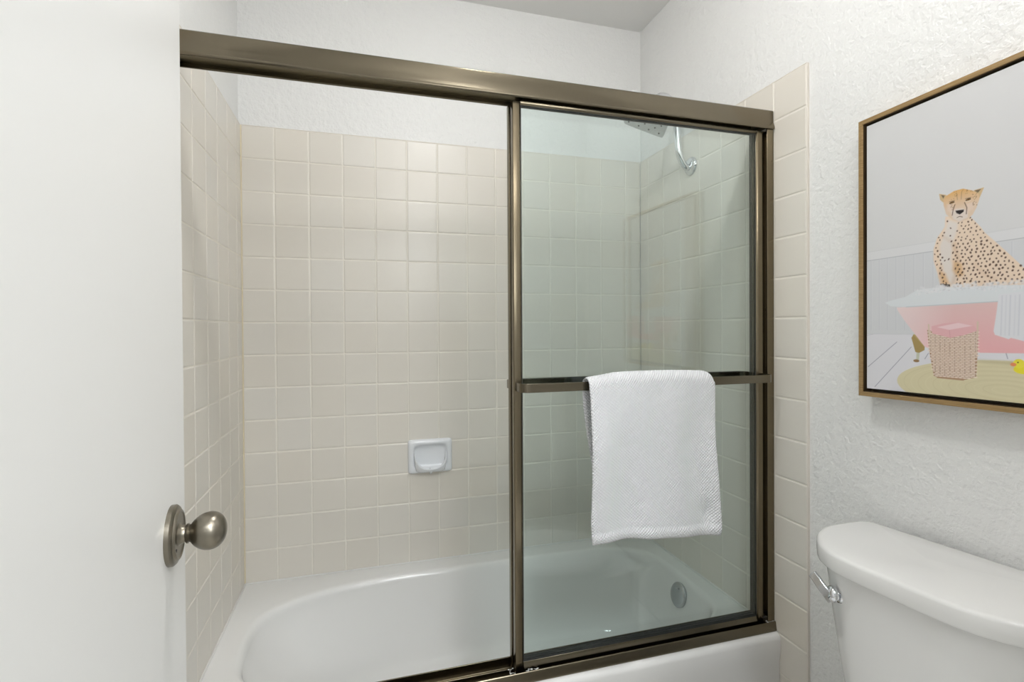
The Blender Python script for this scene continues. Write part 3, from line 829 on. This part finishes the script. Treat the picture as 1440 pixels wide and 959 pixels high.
def face(s, z):
    zt0, zt1 = ART_head[2][1] - rise * 150, ART_muzzle[1][1] - rise * 150
    k = np.clip((z - zt1) / (zt0 - zt1), 0, 1)[..., None]
    return lin((222, 200, 178)) * (1 - k) + lin((217, 170, 104)) * k
paint(ART_head, face, 1.0)
for q in ART_cheek: paint(q, (226, 205, 190), 3, .8)
paint(ART_muzzle, (224, 212, 204), 2.5, .9)
for (ex, ey), sg in zip(ART_eye, (-1, 1)):
    ell(ex, ey, 4.6, 2.2, (60, 46, 36), 1, .15, n=14); ell(ex, ey - .3, 2.4, 1.4, (170, 128, 70), 1, n=10); ell(ex, ey, 1.1, 1.2, (30, 22, 18), 1, n=8)
    line((ex - 5, ey + 2.6), (ex + 5, ey + 3.2), 1.1, (96, 66, 40), .8)
paint(ART_nose, (48, 42, 44), .8)
for k, q in enumerate(ART_tear):
    for a_, b_ in zip(q, q[1:]): line(a_, b_, 1.5 if k < 2 else (1.3 if k == 2 else 1.0), (88, 58, 40), .9 if k < 3 else .5)
hx, hy = ART_head[2]
for (ex, ey) in ART_eye: line((ex - 4.5, ey - 3), (ex + 4, ey - 2.4), 1.6, (238, 222, 204), .6, 1.5)
for k in range(22):
    sx, sy = hx + rnd.uniform(-16, 16), hy - 2 - rnd.random() * 9
    if inside((sx, sy), ART_head): ell(sx, sy, .6, .8, (110, 76, 44), .7, n=6)
for k in range(40):
    sx, sy = hx + rnd.choice((-1, 1)) * rnd.uniform(15, 23), hy - rnd.uniform(14, 36)
    if inside((sx, sy), ART_head): ell(sx, sy, .7, .8, (120, 84, 54), .7, n=6)
# foam and rim
foam = ART_rim[:9] + [(RT, 196), (RT, 222)] + [(286, 214)]
paint(ART_rim + [], (220, 224, 227), 2.)
paint([(245, 216), (286.8, 213.8), (RT, 216), (RT, 196), (286.8, 189.8), (245, 187.8)], (220, 224, 227), 2.)
for k in range(150):
    sx = rnd.uniform(118, 330); sy = 219 + rnd.gauss(0, 2.2) + (2 if 150 < sx < 215 else 0)
    ell(sx, sy, rnd.uniform(1.5, 4.2), rnd.uniform(1.0, 2.6), (226, 226, 230), .42, soft=2.5, n=10)
for k in range(260):
    sx = rnd.uniform(108, 400); sy = 213 + rnd.gauss(0, 2.6) + (3 if 150 < sx < 215 else 0)
    ell(sx, sy, rnd.uniform(.8, 2.4), rnd.uniform(.7, 1.8), (228, 228, 231) if rnd.random() < .75 else (208, 208, 212), .8, soft=1.4, n=8)
line(ART_rim[11], ART_rim[9], 1.6, (188, 200, 204), .9); line((251, 188), (RT, 196), 1.6, (188, 200, 204), .9)
# towel over the rim
twl = ART_towel[:6] + [(286.9, 118.6), (318, 120), (326, 124), (322, 205), (286.8, 203)]
paint(twl, (222, 223, 228), 1.)
for sx, al in ((256, .5), (262, .35), (268, .6), (275, .3), (281, .55), (292, .4), (301, .6), (312, .4)):
    line((sx, 198), (sx - 2, 128), 1.8, (196, 198, 208), al, 1.6)
# basket
paint(ART_basket, (176, 142, 115))
bx0, bx1 = 133.5, 218.5
z_ = 48.; rw = 0
while z_ < 136:
    zc_ = z_
    for k in range(0, 13):
        sx = bx0 + 2 + k * 6.9 + (3.4 if rw % 2 else 0)
        off = (min(sx, 355 - sx) - 175) * 0
        if inside((sx, zc_), ART_basket): ell(sx, zc_, 3.7, 1.15, (236, 220, 207), .97, n=10)
    z_ += 3.05; rw += 1
for k in range(10):
    sx = 138 + k * 8.6
    for q in range(26):
        zq = 50 + q * 3.3
        if inside((sx, zq), ART_basket) and rnd.random() < .6: ell(sx, zq, .9, .8, (128, 92, 66), .8, n=6)
line(ART_basket[5], ART_basket[6], 2.2, (176, 142, 114)); line(ART_basket[0], ART_basket[1], 1.4, (188, 156, 130)); line(ART_basket[1], ART_basket[2], 1.4, (188, 156, 130))
for p_, q_ in ART_posts: line(p_, q_, 2.6, (214, 196, 174))
paint(ART_cloth, (226, 178, 182)); paint(ART_cloth_top, (236, 206, 209), 1.2)
line(ART_cloth[6], ART_cloth_top[3], 1.0, (206, 150, 156), .7)
# toy duck
dx_, dy_ = ART_duck[0]
ell(dx_ + 5, dy_ - 1, 14, 7.5, (232, 219, 62), n=24); ell(dx_ - 1, dy_ + 9, 8.5, 8, (236, 224, 74), n=20)
ell(dx_ - 9, dy_ + 7, 4.5, 3.2, (226, 140, 96), n=12); ell(dx_ - 2.5, dy_ + 11, 1.1, 1.3, (50, 40, 30), n=8)

me = bpy.data.meshes.new('printed_canvas')
sC = (SS / 1000 + (-FY - (-1.0049) * -1) * 0 + (1.0049 + FY)) ; zC = ZZ / 1000 + (1.0845 - FZ0)
sC = SS / 1000 + (1.0049 - (-FY)); dC = PW - .0005 - CXP
co = np.stack([np.full(SS.shape, -dC), -sC, zC + rise * sC], -1).reshape(-1, 3)
idx = np.arange(ns * nz).reshape(nz, ns)
quads = np.stack([idx[:-1, :-1], idx[1:, :-1], idx[1:, 1:], idx[:-1, 1:]], -1).reshape(-1, 4)
# sides of the stretched canvas
border = list(idx[0, :]) + list(idx[1:, -1]) + list(idx[-1, -2::-1]) + list(idx[-2:0:-1, 0])
base = len(co); cob = co[border].copy(); cob[:, 0] += dC - .0122; co = np.vstack([co, cob])
nb = len(border)
side = np.array([[border[k], border[(k + 1) % nb], base + (k + 1) % nb, base + k] for k in range(nb)])
me.from_pydata(co.tolist(), [], np.vstack([quads, side]).tolist()); me.update()
ca = me.color_attributes.new('print', 'FLOAT_COLOR', 'POINT')
cols = np.ones((len(co), 4), np.float32); cols[:ns * nz, :3] = img.reshape(-1, 3); cols[ns * nz:, :3] = img.reshape(-1, 3)[border]
ca.data.foreach_set('color', cols.ravel())
cvo = bpy.data.objects.new('printed_canvas', me); COL.objects.link(cvo); cvo.parent = pic; me.materials.append(M['canvas'])

# ------------------------------------------------------------------ toilet
TY = -1.226
toi = root('toilet', (1.375, TY, 0), math.radians(3.4))
tag(toi, 'white ceramic toilet with a curved tank lid, against the right wall', 'toilet')
T = lambda x, y, z: (x - 1.375, y - TY, z)
# half outline of the lid, local x against distance from the middle
half = [(.200, .1105), (.212, .106), (.2205, .090), (.2248, .0515), (.2252, .0), (.2140, -.034), (.2010, -.058), (.1810, -.083), (.1620, -.1015), (.1420, -.1140), (.1200, -.1245), (.0900, -.1305), (.0450, -.1340), (0, -.1345)]
hs_ = smooth_path([(b2, a, 0) for a, b2 in half], 4)
outl = [(p.x, p.y) for p in hs_] + [(p.x, -p.y) for p in reversed(hs_[:-1])]
def scaled(k, z, ins=0):
    out = []
    for x, dy in outl:
        l = math.hypot(x, dy) + 1e-9; f = (l - ins) / l * k
        out.append((x * f, dy * f, z - .03 * dy))
    return out
rings = [scaled(1, .7685, .010), scaled(1, .7682, .0045), scaled(1, .7695, .0022), scaled(1, .7730, .0008), scaled(1, .7850, 0), scaled(1, .7975, .0004), scaled(1, .8010, .0020), scaled(1, .8030, .0050), scaled(1, .8038, .011), scaled(.6, .8042), scaled(.2, .8044)]
bm = bmesh.new(); loft(bm, rings, True, True, True)
obj('tank_lid', bm, M['china'], toi, auto=60)
rings = []
for z, kx, ky_ in ((.7700, .0, .0), (.72, .003, .006), (.66, .008, .014), (.58, .016, .025), (.50, .026, .037), (.43, .038, .050), (.41, .049, .062), (.40, .064, .08)):
    r_ = []
    for x, dy in outl:
        fx = (.1105 - x) / .245
        r_.append((min(x + (.014 + kx) * fx, .109), dy * (1 - (.013 + ky_) / .2252), z - (.03 * dy if z > .75 else 0)))
    rings.append(r_)
bm = bmesh.new(); loft(bm, rings, True, True, True)
obj('tank', bm, M['china'], toi, auto=60)
# flush lever on the far front corner of the tank
lv = Vector((LVX, LVY, LVZ)); ax = Vector((-.82, .50, .10)).normalized()
bm = bmesh.new(); lathe(bm, lv - ax * .008, ax, [(0, .0150), (.012, .0150), (.015, .0140), (.0165, .0105), (.020, .0095), (.0205, .0150), (.0245, .0160), (.0300, .0140), (.0335, .0090), (.0340, .0008)], 32)
lev = obj('flush_lever', bm, M['chrome'], toi, auto=40)
p0 = lv + ax * .020
pts = [p0 + Vector((-.002, -.006, -.011)), p0 + Vector((-.006, .004, .001)), p0 + Vector((-.008, .014, .011)), p0 + Vector((-.009, .023, .020)), p0 + Vector((-.010, .031, .027))]
bm = bmesh.new(); rg = []
pth = smooth_path(pts, 4)
for i, p in enumerate(pth):
    d_ = (pth[min(i + 1, len(pth) - 1)] - pth[max(i - 1, 0)]).normalized()
    n_ = Vector((-.95, -.30, -.05)); n_ = (n_ - d_ * n_.dot(d_)).normalized(); w_ = d_.cross(n_)
    hw_, ht_ = (.0090 - .0012 * i / len(pth)), .0036
    rg.append([p + w_ * hw_ + n_ * ht_, p - w_ * hw_ + n_ * ht_, p - w_ * hw_ - n_ * ht_, p + w_ * hw_ - n_ * ht_])
loft(bm, rg, True, True, True)
obj('lever_paddle', bm, M['chrome'], lev, bevel=.0012)
# bowl, pedestal, seat
def oval(cx, a_f, a_b, b_, z, n=48):
    o = []
    for i in range(n):
        th = 2 * PI * i / n; c, s = math.cos(th), math.sin(th)
        a = a_b if c > 0 else a_f
        o.append(T(cx + a * c, TY + b_ * s, z))
    return o
bm = bmesh.new()
loft(bm, [oval(1.12, .20, .25, .105, 0), oval(1.12, .20, .25, .105, .02), oval(1.13, .19, .24, .095, .06), oval(1.12, .20, .25, .10, .16), oval(1.10, .25, .27, .13, .25), oval(1.06, .29, .31, .17, .33), oval(1.04, .30, .38, .185, .375), oval(1.04, .30, .40, .185, .395),
          oval(1.04, .26, .22, .145, .397), oval(1.04, .25, .21, .135, .37), oval(1.06, .20, .17, .11, .28), oval(1.09, .12, .12, .07, .20)], True, True, True)
obj('bowl', bm, M['china'], toi, auto=60)
bm = bmesh.new()
loft(bm, [oval(1.04, .302, .20, .187, .398), oval(1.04, .306, .205, .19, .406), oval(1.04, .302, .20, .187, .416), oval(1.04, .22, .14, .115, .416), oval(1.04, .218, .138, .113, .405), oval(1.04, .222, .142, .117, .398), oval(1.04, .302, .20, .187, .398)], True)
obj('seat_ring', bm, M['seat'], toi, auto=50)
bm = bmesh.new()
loft(bm, [oval(1.04, .300, .20, .186, .4165), oval(1.04, .305, .205, .19, .422), oval(1.04, .300, .20, .187, .432), oval(1.04, .27, .18, .16, .437), oval(1.04, .1, .08, .06, .439)], True, True, True)
obj('seat_lid', bm, M['seat'], toi, auto=50)

# ------------------------------------------------------------------ lights
LX, LY = .755, -1.00
cl_ = root('ceiling_light', (LX, LY, CEIL)); tag(cl_, 'round flush ceiling light above the bathroom floor', 'ceiling light')
bm = bmesh.new(); lathe(bm, (0, 0, 0), (0, 0, -1), [(0, .072), (.008, .072), (.012, .068), (.012, .058), (.004, .053)], 48, cap=False)
obj('light_trim', bm, M['trim'], cl_, auto=40)
bm = bmesh.new(); lathe(bm, (0, 0, -.008), (0, 0, -1), [(0, .052)] + [(.040 * math.sin(PI / 2 * k / 10), .0525 * math.cos(PI / 2 * k / 10) + .0003) for k in range(1, 11)], 48)
obj('light_lens', bm, emis('lamp_lens', (1, .995, .985), P_MAIN), cl_, smooth=True)
bl = root('fill_light_bar', (.80, FRONT, 2.20)); tag(bl, 'added fill light bar over the doorway, out of view, facing the tub', 'fill light')  # invented fixture, out of view; brightens the right wall, lid and tiles
boxo('bar_mount', M['nickel'], bl, -.31, .31, 0, .035, -.03, .03, bevel=.004)
for k in range(3):
    bm = bmesh.new(); lathe(bm, (-.2 + .2 * k, .075, -.045), (0, 0, 1), [(0, .020), (.004, .036), (.03, .044), (.06, .046), (.09, .044), (.1, .030)], 32)
    obj('fill_shade', bm, emis('fill_glow_%d' % k, (1, .995, .985), P_BAR), bl, smooth=True)
    bm = bmesh.new(); tube(bm, [(-.2 + .2 * k, .03, -.01), (-.2 + .2 * k, .075, -.01), (-.2 + .2 * k, .075, -.044)], .008); obj('shade_arm', bm, M['nickel'], bl, smooth=True)
def area(name, loc, rot, size, power, col=(1, .985, .96), shape='DISK', sy=None):
    l = bpy.data.lights.new(name, 'AREA'); l.shape = shape; l.size = size; l.energy = power; l.color = col
    if sy: l.size_y = sy
    o = bpy.data.objects.new(name, l); COL.objects.link(o); o.location = loc; o.rotation_euler = rot
    return o
# added unseen area lights, standing in for light from the room behind the doorway
area('hall_fill_top', (.75, -2.75, CEIL - .02), (0, 0, 0), .5, P_HALL, (.93, .97, 1))
area('hall_fill_front', (1.2, -3.4, 1.95), (math.radians(90), 0, math.radians(8)), .9, P_FILL, (.93, .97, 1), shape='RECTANGLE', sy=.5)

w = bpy.data.worlds.new('world'); S.world = w; w.use_nodes = True
w.node_tree.nodes['Background'].inputs[0].default_value = (.9, .95, 1, 1); w.node_tree.nodes['Background'].inputs[1].default_value = .15

# ------------------------------------------------------------------ camera
cd = bpy.data.cameras.new('camera'); cam = bpy.data.objects.new('camera', cd); COL.objects.link(cam)
FPX = 720.4255
cd.sensor_fit = 'HORIZONTAL'; cd.sensor_width = 36; cd.lens = FPX / 1440 * 36
cz, sz = math.cos(YAW), math.sin(YAW); cx_, sx_ = math.cos(PITCH), math.sin(PITCH); cy2, sy2 = math.cos(ROLL), math.sin(ROLL)
right = Vector((cz, sz, 0)); fwd = Vector((-sz, cz, 0)); up = Vector((0, 0, 1))
f2 = fwd * cx_ + up * sx_; up2 = up * cx_ - fwd * sx_
r2 = right * cy2 + up2 * sy2; u3 = up2 * cy2 - right * sy2
mw = Matrix(((r2.x, u3.x, -f2.x, CAM.x), (r2.y, u3.y, -f2.y, CAM.y), (r2.z, u3.z, -f2.z, CAM.z), (0, 0, 0, 1)))
cam.matrix_world = mw
cd.shift_x = -(PPX) / 1440; cd.shift_y = (PPY) / 1440
cd.clip_start = .01
S.camera = cam
S.view_settings.view_transform = 'Standard'; S.view_settings.look = 'None'; S.view_settings.gamma = 1
S.view_settings.use_curve_mapping = False
S.view_settings.exposure = EXPO
